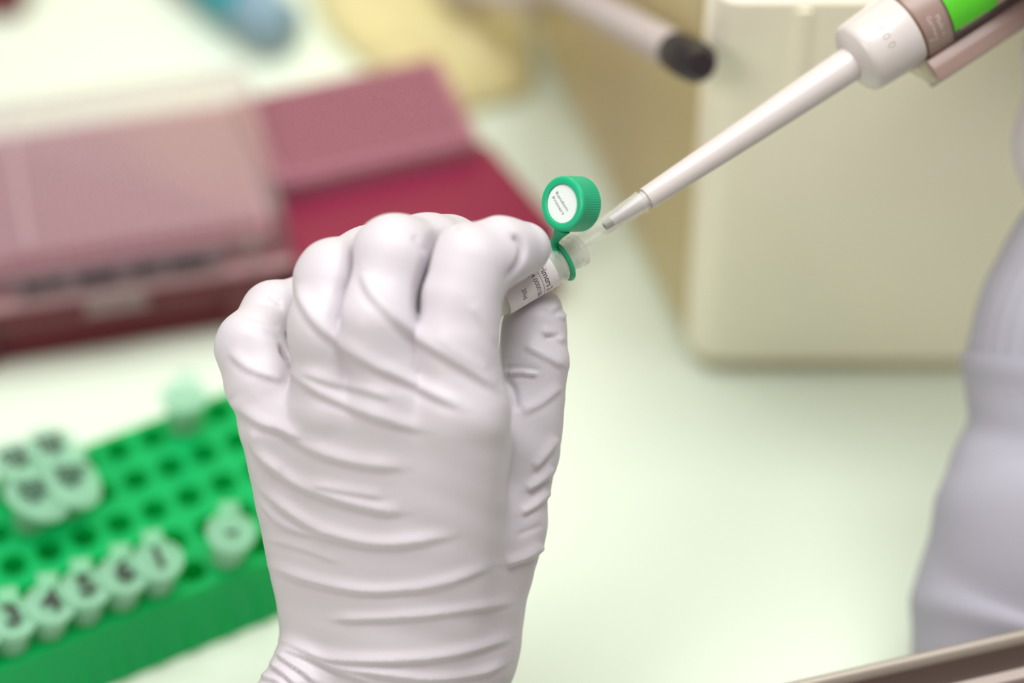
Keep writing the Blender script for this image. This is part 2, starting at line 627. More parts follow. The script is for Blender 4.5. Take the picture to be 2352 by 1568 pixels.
f.append(tuple(range(n))[::-1])
film = link('plastic_bag', v, f, M_yellow)
film.location = (c[0], c[1], 0)
tag(film, 'crumpled yellow plastic bag lying flat far back on the bench', 'bag')

# ---------------------------------------------------------------- green tube rack
RZ = 0.022
o22 = on_plane(275, 1203, RZ)
va = (on_plane(506, 1116, RZ) - on_plane(20, 1299, RZ)) / 6
vb = (on_plane(266, 1036, RZ) - on_plane(353, 1171, RZ)) / 2
yaw = (math.atan2(va.y, va.x) + math.atan2(-vb.x, vb.y)) / 2
pa, pb = va.length, vb.length
NX0, NX1 = -7, 6
RM = Matrix.Translation((o22.x, o22.y, 0)) @ Matrix.Rotation(yaw, 4, 'Z')
rack = empty('tube_rack', RM, 'bright green tube rack full of round holes beside the gloved hand', 'rack')
mb = MB()
NS = 24
for i in range(NX0, NX1):
    for j in range(-2, 3):
        cx, cy = i * pa, j * pb
        v, f = [], []
        sq = []
        for k in range(NS):
            t = 2 * math.pi * k / NS
            m = max(abs(math.cos(t)), abs(math.sin(t)))
            sq.append((cx + math.cos(t) / m * pa / 2, cy + math.sin(t) / m * pb / 2, RZ))
        v += sq
        rr = min(pa, pb) * 0.37
        for r, z in ((rr + .0007, RZ), (rr + .0005, RZ + .0006), (rr, RZ + .0006), (rr - .0001, RZ - .002), (rr - .0005, RZ - .0215), (0.0005, RZ - .0225)):
            for k in range(NS):
                t = 2 * math.pi * k / NS
                v.append((cx + r * math.cos(t), cy + r * math.sin(t), z))
        for q in range(6):
            for k in range(NS):
                k2 = (k + 1) % NS
                f.append((q * NS + k, q * NS + k2, (q + 1) * NS + k2, (q + 1) * NS + k))
        mb.add(v, f)
mb.build('top_plate', M_rack, rack, sharp=40)
x0, x1, y0, y1 = (NX0 - .5) * pa, (NX1 - .5) * pa, -2.5 * pb, 2.5 * pb
e = 0.004
side = MB()
ring0 = rounded_poly([(x0, y0), (x1, y0), (x1, y1), (x0, y1)], .003)
ring1 = rounded_poly([(x0 - e, y0 - e), (x1 + e, y0 - e), (x1 + e, y1 + e), (x0 - e, y1 + e)], .004)
n = len(ring0)
v = [(*p, RZ) for p in ring0] + [(*p, RZ - .002) for p in [tuple(np.array(q) * 1.004) for q in ring0]] + [(*p, 0.0) for p in ring1]
f = [(i * n + k, i * n + (k + 1) % n, (i + 1) * n + (k + 1) % n, (i + 1) * n + k) for i in range(2) for k in range(n)]
side.add(v, f)
for i in range(NX0, NX1 + 1):
    x = (i - .5) * pa
    for yy, s in ((y0, -1), (y1, 1)):
        side.add([(x - .001, yy, RZ - .004), (x + .001, yy, RZ - .004), (x + .001, yy + s * (e + .0012), 0.002), (x - .001, yy + s * (e + .0012), 0.002),
                  (x - .001, yy - s * .001, RZ - .004), (x + .001, yy - s * .001, RZ - .004), (x + .001, yy - s * .001, 0.002), (x - .001, yy - s * .001, 0.002)],
                 [(0, 1, 2, 3), (4, 7, 6, 5), (0, 4, 5, 1), (1, 5, 6, 2), (2, 6, 7, 3), (3, 7, 4, 0)])
side.build('side_wall', M_rack, rack)

# microtubes
LIDZ = 0.0115


def make_tube(root, tab_deg, tear, text, open_tilt=0.0):
    body = MB()
    prof = [(0.0076, .0046), (0.0084, .0058), (.0096, .0058), (.0096, .0044), (.004, .0041), (-.004, .0036), (-.0145, .0014), (-.015, .0006), (-.0152, .0014), (-.0150, .0018), (-.004, .0040), (.0070, .0046)]
    n = 28
    v = [(r * math.cos(2 * math.pi * k / n), r * math.sin(2 * math.pi * k / n), z) for z, r in prof for k in range(n)]
    f = [(i * n + k, i * n + (k + 1) % n, ((i + 1) % len(prof)) * n + (k + 1) % n, ((i + 1) % len(prof)) * n + k) for i in range(len(prof)) for k in range(n)]
    body.add(v, f)
    body.build('tube_body', M_tube, root)
    ta = math.radians(tab_deg)
    lidm = MB()
    n = 48
    out = []
    for k in range(n):
        t = 2 * math.pi * k / n
        r = 0.0066
        dd = (t - ta + math.pi) % (2 * math.pi) - math.pi
        if tear:
            r += 0.0042 * max(0, math.cos(dd)) ** 3
        elif abs(dd) < 0.30:
            r = 0.0100 / max(math.cos(dd), .5)
        out.append((r * math.cos(t), r * math.sin(t)))
    z0 = LIDZ - 0.0012
    rings = [(1.0, z0), (1.0, z0 + .0010), (.96, z0 + .0013)]
    v = [(x * s, y * s, z) for s, z in rings for x, y in out]
    for rr, z in ((.0052, z0 + .0013), (.0049, z0 + .0007), (.0036, z0 + .0006), (.0034, z0 + .0009)):
        v += [(rr * math.cos(2 * math.pi * k / n), rr * math.sin(2 * math.pi * k / n), z) for k in range(n)]
    nr = 7
    f = [(i * n + k, i * n + (k + 1) % n, (i + 1) * n + (k + 1) % n, (i + 1) * n + k) for i in range(nr - 1) for k in range(n)]
    f.append(tuple((nr - 1) * n + k for k in range(n)))
    f.append(tuple(range(n))[::-1])
    # plug under the lid
    b0 = len(v)
    for rr, z in ((.0041, z0), (.0040, z0 - .004)):
        v += [(rr * math.cos(2 * math.pi * k / n), rr * math.sin(2 * math.pi * k / n), z) for k in range(n)]
    f += [(b0 + k, b0 + (k + 1) % n, b0 + n + (k + 1) % n, b0 + n + k) for k in range(n)]
    f.append(tuple(b0 + n + k for k in range(n)))
    lidm.add(v, f)
    lo = lidm.build('lid', M_tube, root)
    if text:
        if text == '#':
            m = MB()
            for yy, w in ((.0026, .0036), (.0008, .003), (-.0012, .0034), (-.003, .0014)):
                zz = [(-w + 2 * w * q / 8, yy + .0005 * (-1) ** q, LIDZ + .0004) for q in range(9)]
                m.tube(zz, .00038, 6)
        else:
            m = MB()
            tv, tf = text_mesh(text, 0.0098, bold=0.00035)
            m.add([(x, y - .003, LIDZ + .0004) for x, y in tv], tf)
        m.build('marking', M_ink, lo, smooth=False)
    return root


def tube_at(i, j, lean, spin, label, grp, tab, tear, text):
    loc = RM @ Vector((i * pa, j * pb, RZ))
    M = Matrix.Translation(loc) @ Matrix.Rotation(math.radians(lean[0]), 4, 'X') @ Matrix.Rotation(math.radians(lean[1]), 4, 'Y') @ Matrix.Rotation(math.radians(spin), 4, 'Z')
    r = empty('microtube', M, label, 'tube', grp)
    r.scale = ((1.22,) if tear else (1.13,)) * 3
    return make_tube(r, tab, tear, text)


FRONT = 'numbered tubes in the front row of the rack'
BACK = 'scribbled tubes at the far side of the rack'
row0 = [(-5, '2', 'clear microtube at the very edge, its lid mostly cut off'), (-4, '3', 'clear microtube with a handwritten three, beside the cut-off tube'),
        (-3, '4', 'clear microtube with a handwritten four, second whole tube of the front row'), (-2, '5', 'clear microtube with a handwritten five, in the middle of the front row'),
        (-1, '6', 'clear microtube with a handwritten six in the front row'), (0, '1', 'clear microtube with a single upright stroke on its lid, after the six')]
for k, (i, t, lab) in enumerate(row0):
    tube_at(i, -2, (-2 + (k % 3), 9 - 2 * (k % 2)), 20 + 4 * (k % 2), lab, FRONT, 84, False, t)
tube_at(2, -2, (1, 9), 15, 'clear microtube standing alone against the side of the gloved hand', FRONT, 84, False, '-')
back = [(-1, 1, (-2, 10), 'scribbled microtube lid nearest the open holes, pointing down'), (-2, 1, (1, 8), 'scribbled microtube lid lowest in the cluster of four'),
        (-1, 2, (-4, 8), 'scribbled microtube lid at the back of the cluster of four'), (-2, 2, (-4, 8), 'scribbled microtube lid nearest the lidded tip box in the cluster')]
for k, (i, j, ln, lab) in enumerate(back):
    tube_at(i, j, ln, 12 + 8 * k, lab, BACK, 290 + 8 * (k % 2), True, '#')
tube_at(3, 2, (-3, 2), 30, 'clear unmarked microtube at the far corner of the rack behind the little finger', BACK, 60, False, '')

# ---------------------------------------------------------------- metal sill, front right
q0, q1 = on_plane(1745, 1568, 0.058), on_plane(2400, 1420, 0.058)
dx = (q1 - q0)
ang = math.atan2(dx.y, dx.x)
SM = Matrix.Translation((q0.x, q0.y, 0)) @ Matrix.Rotation(ang, 4, 'Z')
sill = empty('metal_sill', SM, 'metal sill with a dark groove and mauve face, cutting the lower right corner', 'sill')


def bar(name, prof, material, parent, x0=-.05, x1=.17):
    m = MB()
    n = len(prof)
    prof = [(y, max(0, z - .022)) for y, z in prof]
    v = [(x, y, z) for x in (x0, x1) for y, z in prof]
    f = [(k, (k + 1) % n, n + (k + 1) % n, n + k) for k in range(n)] + [tuple(range(n))[::-1], tuple(n + k for k in range(n))]
    m.add(v, f)
    return m.build(name, material, parent, sharp=50)


bar('back_rail', [(0, 0), (0, .0765)] + [(-.0018 * (1 - math.cos(t)), .0765 + .0022 * math.sin(t)) for t in np.linspace(0, math.pi / 2, 6)] + [(-.0034, .0778), (-.0042, .0765), (-.0042, 0)], M_sill, sill)
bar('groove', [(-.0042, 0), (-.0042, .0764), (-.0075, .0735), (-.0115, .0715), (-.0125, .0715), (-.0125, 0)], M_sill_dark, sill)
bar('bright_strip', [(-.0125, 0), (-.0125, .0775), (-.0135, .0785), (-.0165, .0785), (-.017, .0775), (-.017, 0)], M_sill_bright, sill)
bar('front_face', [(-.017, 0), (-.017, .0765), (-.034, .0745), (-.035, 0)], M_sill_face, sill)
bar('front_lip', [(-.035, 0), (-.034, .0755), (-.040, .0755), (-.041, 0)], M_sill, sill)

# ---------------------------------------------------------------- the person: gloved left hand, gloved right hand, coat sleeve
person = empty('person', HOLD, 'person in pale lilac gloves and a white lab coat, holding a vial and a pipette', 'person')

h = 0.6
lo = hp(430, 2050, -40)
hi = hp(1350, 440, 45)
lo = np.array([min(hp(430, 0, 40)[0], hp(430, 0, -40)[0]), hp(0, 1840, -40)[1], -42.0])
hi = np.array([hp(1350, 0, -40)[0], hp(0, 455, -40)[1], 42.0])
P, org = grid_for(lo, hi, h)

idx_c = [(1055, 930, 22, 12.3), (1043, 780, 24, 10.8), (1052, 690, 23.5, 10.5), (1076, 610, 22, 10.3), (1148, 578, 16, 8.5), (1203, 571, 11, 7.0)]
mid_c = [(900, 880, 20, 12.2), (868, 740, 24, 10.9), (905, 592, 19, 10.6), (985, 583, 6, 10.0), (1030, 580, -3, 9.4), (1062, 620, -12, 8.4), (1068, 665, -15, 7.5)]
rng_c = [(775, 905, 14, 12), (756, 750, 19, 10.2), (768, 642, 14, 9.9), (850, 605, -1, 9.5), (905, 645, -12, 8.5), (930, 705, -15, 7.5)]
pky_c = [(652, 955, 5, 11.6), (610, 880, 5, 10.0), (577, 796, 3, 8.9), (628, 718, -8, 7.9), (700, 700, -15, 7.2), (735, 760, -17, 6.5)]
thb_c = [(1176, 1015, -8, 12.0), (1200, 920, -7, 10.6), (1224, 830, -6, 8.9), (1227, 755, -8, 7.9), (1231, 712, -10.5, 7.0)]

palm = None
for c in ([(652, 975, 5, 11.6), (772, 1480, -14, 13.5)], [(778, 950, 13, 12), (850, 1480, -9, 16)], [(903, 930, 19, 12.3), (930, 1480, -6, 17)],
          [(1055, 960, 21, 13), (1000, 1480, -8, 17)], [(1176, 1015, -8, 12), (1140, 1210, -8, 12.8), (1054, 1480, -14, 15)],
          [(930, 1470, -8, 17), (870, 1800, -17, 23)], [(1050, 1480, -14, 15), (1010, 1640, -16, 15.5), (980, 1800, -17, 20)],
          [(770, 1490, -14, 12.5), (755, 1580, -14, 14), (730, 1700, -16, 18), (760, 1800, -17, 20)],
          [(690, 1570, -6, 9), (655, 1640, -6, 11)],
          [(760, 1150, -12, 9), (1060, 1150, -14, 10)]):
    dsd = chain_sdf(P, c, 3.0)
    palm = dsd if palm is None else smin(palm, dsd, 7.0)
# web between thumb and index
web = chain_sdf(P, [(1090, 1010, 8, 8.5), (1150, 985, -4, 7.5)], 2)
palm = smin(palm, web, 8)
PYG = H_PX / 2 - P[1] * F_PX / (FOCUS * 1000 - P[2])
F = None
for c, k, web_y in ((idx_c, 3.5, 0), (mid_c, 3.0, 745), (rng_c, 3.0, 758), (pky_c, 2.5, 835), (thb_c, 5.0, 0)):
    fs = smin(chain_sdf(P, c, 3.5), palm, k)
    if F is None:
        F = fs
        continue
    dF = F - fs
    F = np.minimum(F, fs)
    if web_y:      # the cleft between two neighbouring fingers
        F = F + 2.6 * np.exp(-(dF / 1.5) ** 2) * np.clip((web_y + 25 - PYG) / 60, 0, 1)
    del dF, fs
hole = None
for z_ in (-20, -14, -8, -2, 4, 10, 16):
    cut = chain_sdf(P, [(652, 778, z_, 1.3), (653, 828, z_, 1.3)], .5)
    hole = cut if hole is None else smin(hole, cut, 1.0)
F = -smin(-F, hole, 1.0)
V, Q = surface_nets(F.astype(np.float32), org, h)
del F, palm
N = vertex_normals(V, Q)

# folds of the glove: (points in the frame of the photo, height mm, half width px)
RIDGES = [
    ([(578, 1027), (664, 1100), (764, 1142), (850, 1166), (925, 1178)], .75, 11),
    ([(595, 1119), (680, 1184), (775, 1230), (890, 1249), (1043, 1230)], .8, 11),
    ([(613, 1298), (718, 1333), (833, 1356), (948, 1352), (1024, 1337), (1125, 1303)], .75, 10),
    ([(760, 1422), (890, 1419), (1024, 1406), (1172, 1385)], .65, 9),
    ([(643, 1470), (756, 1509), (890, 1517), (1024, 1505), (1172, 1468)], .85, 10),
    ([(700, 1500), (780, 1530), (871, 1547), (986, 1559), (1100, 1547), (1162, 1524)], .7, 9),
    ([(600, 1155), (641, 1199), (695, 1222), (760, 1234)], .4, 8),
    ([(611, 1237), (690, 1258), (780, 1290)], .25, 9),
    ([(650, 990), (700, 1022), (756, 1046), (830, 1064), (925, 1074)], .65, 12),
    ([(718, 1110), (795, 1126), (880, 1140)], .35, 9),
    ([(682, 650), (695, 695), (725, 741), (775, 783), (852, 833), (928, 871), (1005, 909), (1065, 938)], .85, 12),
    ([(832, 625), (845, 660), (863, 687), (909, 733), (959, 775), (1024, 814), (1100, 863), (1140, 893)], .85, 13),
    ([(664, 852), (737, 902), (814, 936), (890, 963), (970, 988)], .7, 11),
    ([(690, 850), (756, 876), (833, 894), (900, 915)], .45, 10),
    ([(530, 920), (560, 945), (600, 972), (641, 984), (699, 1003)], .8, 12),
    ([(528, 808), (565, 842), (611, 861), (652, 872)], .55, 11),
    ([(578, 985), (585, 1030), (610, 1058), (650, 1085)], .4, 9),
    ([(1000, 770), (1060, 815), (1120, 852)], .3, 12),
    ([(1080, 700), (1110, 740), (1140, 790)], .25, 12),
    # thumb
    ([(1196, 1180), (1230, 1160), (1264, 1130)], .8, 8), ([(1208, 1126), (1240, 1106), (1274, 1075)], .7, 8),
    ([(1228, 1076), (1255, 1045), (1284, 1006)], .55, 9), ([(1160, 1296), (1205, 1280), (1250, 1256)], .9, 9),
    ([(1200, 948), (1245, 925), (1290, 888)], .4, 10), ([(1165, 858), (1200, 856), (1236, 860)], .6, 7),
    ([(1205, 795), (1245, 815), (1297, 842)], .45, 9), ([(1245, 762), (1270, 768), (1296, 786)], .5, 8), ([(1262, 700), (1280, 722), (1296, 734)], .5, 8),
    # gathered cuff
    ([(636, 1500), (665, 1522), (700, 1545), (735, 1575)], .9, 7), ([(622, 1524), (655, 1548), (690, 1580)], .9, 7),
    ([(645, 1490), (700, 1508), (770, 1538), (850, 1565)], .7, 7), ([(600, 1552), (640, 1566), (660, 1590)], .7, 7),
    ([(700, 1620), (850, 1660), (1000, 1660), (1120, 1630)], .8, 10), ([(650, 1720), (820, 1760), (1000, 1755), (1120, 1720)], .8, 10),
]
VALLEYS = [
    ([(1178, 540), (1196, 555), (1202, 576), (1192, 605), (1166, 638)], 1.6, 7.5),
    ([(592, 692), (620, 698), (652, 706)], .6, 7), ([(618, 680), (648, 694)], .5, 6), ([(575, 752), (610, 765), (645, 782)], .35, 8), ([(560, 720), (600, 735), (645, 752)], .3, 8),
    ([(950, 542), (962, 556), (975, 580)], .5, 8), ([(1044, 520), (1052, 527)], .6, 5),
    ([(1160, 846), (1195, 846), (1240, 852)], .6, 6), ([(1163, 872), (1180, 900), (1186, 940)], .9, 9), ([(1252, 775), (1285, 770)], .7, 6), ([(1272, 722), (1292, 708)], .8, 6),
    ([(1220, 1142), (1262, 1105)], .4, 7), ([(1225, 1092), (1272, 1042)], .35, 7), ([(1190, 1230), (1245, 1205)], .35, 7),
]
D3 = FOCUS * 1000 - V[:, 2]
PX = W_PX / 2 + V[:, 0] / D3 * F_PX
PY = H_PX / 2 - V[:, 1] / D3 * F_PX
face = np.clip((N[:, 2] + 0.75) / 0.75, 0, 1)
face = face * face * (3 - 2 * face)


def fold(pts, amp, w, valley):
    C = catmull(pts, 6)
    box = (PX > C[:, 0].min() - 5 * w) & (PX < C[:, 0].max() + 5 * w) & (PY > C[:, 1].min() - 5 * w) & (PY < C[:, 1].max() + 5 * w)
    ii = np.where(box & (face > 0))[0]
    if not len(ii):
        return ii, None
    X, Y = PX[ii], PY[ii]
    best = np.full(len(ii), 1e9)
    sgn = np.zeros(len(ii))
    par = np.zeros(len(ii))
    nseg = len(C) - 1
    for k in range(nseg):
        ax, ay = C[k]
        bx, by = C[k + 1] - C[k]
        L2 = bx * bx + by * by
        t = np.clip(((X - ax) * bx + (Y - ay) * by) / L2, 0, 1)
        qx, qy = X - ax - t * bx, Y - ay - t * by
        dd = np.hypot(qx, qy)
        m = dd < best
        best[m] = dd[m]
        par[m] = ((k + t) / nseg)[m]
        sgn[m] = np.sign(bx * qy - by * qx)[m]
    taper = np.clip(np.minimum(par, 1 - par) / 0.16, 0, 1)
    taper = (0.15 + 0.85 * np.sin(taper * math.pi / 2)) if not valley else np.sin(taper * math.pi / 2) * .8 + .2
    s = best * sgn
    if valley:
        return ii, -amp * taper * np.exp(-(best / w) ** 2)
    val = np.where(s > 0, np.exp(-(s / (w * .62)) ** 2), np.exp(-(s / (w * 1.6)) ** 2)) - 0.18 * np.exp(-((s - 1.5 * w) / (w * .7)) ** 2)
    return ii, amp * 1.3 * taper * val


disp = np.zeros(len(V))
for pts, amp, w in RIDGES:
    ii, dv = fold(pts, amp, w, False)
    if dv is not None:
        disp[ii] += dv * face[ii]
for pts, amp, w in VALLEYS:
    ii, dv = fold(pts, amp, w, True)
    if dv is not None:
        disp[ii] += dv * face[ii]
# slack of the latex: slow waviness running across the hand
disp += 0.12 * np.sin(V[:, 0] * .21 + V[:, 1] * .55 + 2 * np.sin(V[:, 0] * .07)) * np.sin(V[:, 1] * .13 + 1.3)
V = V + N * disp[:, None]
lg = link('left_glove', V * 0.001, [tuple(q) for q in Q.tolist()], M_glove, person)
tag(lg, 'lilac glove pinching the vial')

# ---------------------------------------------------------------- vial
th = math.radians(18)


def axis_frame(origin, sx, sy, tilt):
    """X along the screen direction (sx, sy up) tilted away by tilt, Z towards the viewer side"""
    L = math.hypot(sx, sy)
    X = Vector((sx / L * math.cos(tilt), sy / L * math.cos(tilt), -math.sin(tilt)))
    Z = Vector((0, 0, 1)) - X * X.z
    Z.normalize()
    Y = Z.cross(X)
    return HOLD @ Matrix.Translation(Vector(origin) * 0.001) @ Matrix(((X.x, Y.x, Z.x, 0), (X.y, Y.y, Z.y, 0), (X.z, Y.z, Z.z, 0), (0, 0, 0, 1)))


PXM = 0.1148 / math.cos(th)   # mm along the axis for one pixel
MZ = -math.tan(th) * 150 * 0.1148
VM = axis_frame(hp(1335, 571, MZ), 0.857, 0.515, th)
vial = empty('screw_cap_vial', VM, 'small clear screw cap vial with a printed white label, pinched between gloved finger and thumb', 'vial')
RV = 5.25
prof = [(0, 3.3), (0.1, 4.0), (-0.3, 4.5), (-1.7, 4.55), (-2.0, 4.0), (-2.6, 3.95), (-2.9, 4.3), (-3.5, 4.3), (-3.8, 3.95), (-4.4, 3.95), (-4.7, 4.25), (-5.2, 4.25), (-5.5, 3.9), (-7.4, 3.9),
        (-7.6, 5.2), (-8.6, 5.25), (-9.0, 4.95), (-10.3, 4.95), (-10.5, RV), (-24.5, RV), (-26, RV - .1), (-33, 3.3), (-38, 1.6), (-39, .01)]
inner = [(-38, .01), (-37, 1.0), (-32, 2.5), (-25.5, RV - 1.0), (-11, RV - 1.0), (-8, 3.2), (0, 3.3)]
MB().lathe(prof + inner, 72).build('tube_body', M_vial, vial, 0.001, sharp=40)


def on_vial(u, t, R, u0=0.0):
    a = (u + u0) / R
    return (t, -R * math.sin(a), R * math.cos(a))


lab = MB()
RL = RV + 0.06
T0, T1 = -90 * PXM, -221 * PXM
nseg = 72
v, f = [], []
arc = math.radians(300)
for k in range(nseg + 1):
    aa = -arc / 2 + arc * k / nseg
    for R_, t in ((RL, T0), (RL, T1), (RV + .005, T1), (RV + .005, T0)):
        v.append((t, -R_ * math.sin(aa), R_ * math.cos(aa)))
for k in range(nseg):
    for q in range(4):
        f.append((k * 4 + q, k * 4 + (q + 1) % 4, (k + 1) * 4 + (q + 1) % 4, (k + 1) * 4 + q))
f += [(0, 1, 2, 3), tuple(nseg * 4 + q for q in (3, 2, 1, 0))]
lab.add(v, f)
labo = lab.build('paper_label', M_vial_label, vial, 0.001)
tag(labo, 'white label printed with dark writing')
RI = RL + 0.012


def vial_text(mb, body, size, t, u, bold=0.0, aspect=1.0, align='LEFT'):
    tv, tf = text_mesh(body, size, align, bold, aspect)
    mb.add([on_vial(x, t + y, RI, u) for x, y in tv], tf)


ink = MB()
R0 = RI


def u_at(px_perp):
    return R0 * math.asin(max(-1, min(1, px_perp * 0.1148 / R0)))


vial_text(ink, 'Primers 2', 2.5, -124.0 * PXM, -2.3, 0.035, 0.9)
vial_text(ink, 'Lot', 1.6, -147 * PXM, -2.1, 0.04, 1.0)
vial_text(ink, '0000186', 1.85, -149 * PXM, 0.6, 0.01, 0.95)
vial_text(ink, '20\u00b5g', 1.75, -183 * PXM, u_at(12), 0.01, 0.9)


def vial_line(mb, t, u0, u1, w):
    n = 24
    v = []
    for k in range(n + 1):
        u = u0 + (u1 - u0) * k / n
        v += [on_vial(u, t - w / 2, RI), on_vial(u, t + w / 2, RI)]
    mb.add(v, [(2 * k, 2 * k + 1, 2 * k + 3, 2 * k + 2) for k in range(n)])


vial_line(ink, -130.5 * PXM, -3.4, 8.0, 0.13)
vial_line(ink, -153 * PXM, -2.3, -0.4, 0.2)
ink.build('printing', M_ink_soft, labo, 0.001, smooth=False)

# retaining ring of the cap, round the neck
ringp = MB()
tr = -54 * PXM
ringp.lathe([(tr - .45, 4.5), (tr - .45, 5.9), (tr + .0, 6.15), (tr + .45, 5.9), (tr + .45, 4.5), (tr - .45, 4.5)], 72)
# cap
cf = hp(1289, 468, 8.0)          # centre of the cap's outer face
nrmC = Vector((-0.66, -0.03, 0.75)).normalized()
Xc = nrmC
Zc = Vector((0, 1, 0)) - Xc * Xc.y
Zc.normalize()
Yc = Zc.cross(Xc)
CM = HOLD @ Matrix.Translation(Vector(cf) * 0.001) @ Matrix(((Xc.x, Yc.x, Zc.x, 0), (Xc.y, Yc.y, Zc.y, 0), (Xc.z, Yc.z, Zc.z, 0), (0, 0, 0, 1)))
TC = VM.inverted() @ CM       # cap geometry into the vial's frame
RC = 7.3
NR = 288


def ribs(k, t, r):
    return r - (0.11 if (k % 4) in (0, 1) and r > 6.9 and -7.6 < t < -0.9 else 0)


capm = MB().lathe([(-.55, 0.01), (-.55, 5.1), (-.1, 5.25), (0, 5.5), (0, 6.5), (-.25, 7.0), (-.85, RC), (-1.0, RC), (-7.5, RC), (-7.9, RC - .3), (-7.9, 5.6), (-1.6, 5.3), (-1.6, .01)], NR, rib=ribs)
capo = capm.build('cap', M_cap, vial, 0.001, sharp=30, M=TC)
ins = MB().lathe([(-.5, .01), (-.42, 0.02), (-.42, 5.0), (-.5, 5.05)], 64).build('cap_insert', M_cap_paper, capo, 0.001, M=TC)
tag(ins, 'round white insert with tiny print')
# print on the insert: its lines run down to the right
pr = MB()
ca, sa = math.cos(math.radians(-52)), math.sin(math.radians(-52))
for body, yy in (('Random', 0.15), ('Primers', -1.55)):
    tv, tf = text_mesh(body, 1.45, 'CENTER', 0.0, 1.25)
    tv = [(x * 1.05, y * .95) for x, y in tv]
    vv = []
    for x, y in tv:
        y += yy
        x, y = x * ca - y * sa, x * sa + y * ca
        vv.append((-.40, (x - .5), (y + .3)))
    pr.add(vv, tf)
pr.build('insert_print', M_ink_soft, ins, 0.001, smooth=False, M=TC)


def to_vial(px, py, z):
    q = VM.inverted() @ to_world(hp(px, py, z))
    return np.array(q) * 1000


sp = [to_vial(1291, 527, 5.5), to_vial(1284, 538, 4.0), to_vial(1277, 550, 2.0), to_vial(1274, 562, .6), to_vial(1277, 575, .6), to_vial(1284, 589, 1.2)]
sp = catmull(sp, 5)
ringp.tube(sp, np.interp(np.linspace(0, 1, len(sp)), [0, .25, .5, .8, 1], [2.3, 1.45, 1.05, .85, .55]), 12, flat=0.5, ref=(0, 0, 1))
ringp.build('cap_strap', M_cap, vial, 0.001, sharp=40)

# ---------------------------------------------------------------- pipette
tp_ = math.radians(12)
SZ = -math.tan(tp_) * 189 * 0.1148 + MZ
PM = axis_frame(hp(1485, 456, SZ), 0.8326, 0.5539, tp_)
pip = empty('pipette', PM, 'ivory pipette with a 100 mark and green tape, reaching in above the machine', 'pipette')
K = 0.1148 / math.cos(tp_) * 0.986
R = 0.1175
noz = MB().lathe([(-100 * K, .01), (-100 * K, 11.5 * R), (-98 * K, 12 * R), (-20 * K, 18.5 * R), (-8 * K, 20 * R), (-2 * K, 22 * R), (2 * K, 22 * R)], 48)
nozo = noz.build('nozzle', M_pip_nozzle, pip, .001, sharp=30)
MB().lathe([(-120 * K, 6 * R), (-120 * K, 10.3 * R), (-104 * K, 11.2 * R), (-99.5 * K, 11.2 * R), (-99.5 * K, 6 * R), (-120 * K, 6 * R)], 40).build('nozzle_end', M_pip_end, nozo, .001, sharp=30)
MB().lathe([(6 * K, 18 * R), (0, 22.5 * R), (-1 * K, 25.5 * R), (3 * K, 26.8 * R), (120 * K, 29.5 * R), (300 * K, 34.5 * R), (470 * K, 38.5 * R), (560 * K, 40 * R), (605 * K, 41 * R)], 96).build('shaft', M_pip, pip, .001, sharp=40)
col = MB().lathe([(596 * K, 40 * R), (599 * K, 50 * R), (612 * K, 77 * R), (618 * K, 83.5 * R), (628 * K, 86.5 * R), (640 * K, 87.5 * R), (748 * K, 93 * R), (752 * K, 91 * R), (752 * K, 40 * R)], 96)
colo = col.build('lower_collar', M_pip, pip, .001, sharp=45)
tag(colo, 'ivory collar marked 100')


def skin_text(mb, body, size, t, yc, rad, slope, align='CENTER', bold=0.0, lift=0.03, aspect=1.0):
    """text wrapped round the pipette, reading down to the lower right; yc = mm from the axis line towards the upper side"""
    tv, tf = text_mesh(body, size, align, bold, aspect)
    v = []
    for x, y in tv:
        r_ = rad + lift + slope * y
        a0 = math.asin(max(-1, min(1, yc / r_)))
        a_ = a0 - x / r_
        v.append((t + y, r_ * math.sin(a_), r_ * math.cos(a_)))
    mb.add(v, tf)


tx = MB()
skin_text(tx, '1 0 0', 3.4, 664 * K, .6, 87.7 * R, .06, lift=.13, aspect=1.0)
tx.build('engraved_number', M_engrave_grey, colo, .001, smooth=False)
MB().lathe([(750 * K, 60 * R), (750 * K, 92.5 * R), (759 * K, 93.5 * R), (759 * K, 60 * R)], 96).build('seam', M_seam, pip, .001, sharp=40)
RB = 96 * R
body = MB().lathe([(757 * K, 60 * R), (757 * K, 94 * R), (765 * K, 96 * R), (900 * K, 99 * R), (1100 * K, 104 * R), (1650 * K, 110 * R), (1680 * K, 100 * R), (1680 * K, .1)], 96)
body.build('handle', M_pip_dark, pip, .001, sharp=40)
eng = MB()
skin_text(eng, 'Made in', 2.0, 797 * K, -5.0, 96.7 * R, .025, lift=.08)
skin_text(eng, 'Germany', 2.0, 777 * K, -4.6, 96.3 * R, .025, lift=.08)
skin_text(eng, 'X', 1.9, 762 * K, -7.0, 96.0 * R, .025, lift=.08)
eng.build('engraved_origin', M_engrave, pip.children[-1], .001, smooth=False)
# ejector rail: a flat bar along the lower side
rail = rounded_poly([(-88 * R, -4), (-92 * R, 4.4), (-119 * R, 5.0), (-150 * R, 4.4), (-152 * R, -4)], 0.5, 3)
MB().prism(rail, [(745 * K, 0.985), (748 * K, 1.0), (1000 * K, 1.02), (1600 * K, 1.08)]).build('ejector_rail', M_pip_dark, pip, .001, sharp=40)
ej = MB()
ej.add([(712 * K, -86 * R, 2), (745 * K, -86 * R, 3.5), (745 * K, -143 * R, 3.0), (712 * K, -86 * R, -2), (745 * K, -86 * R, -3.5), (745 * K, -143 * R, -3.0)],
       [(0, 1, 2), (5, 4, 3), (0, 2, 5, 3), (2, 1, 4, 5), (1, 0, 3, 4)])
ej.build('ejector_tip', M_ejector, pip, .001, smooth=False)
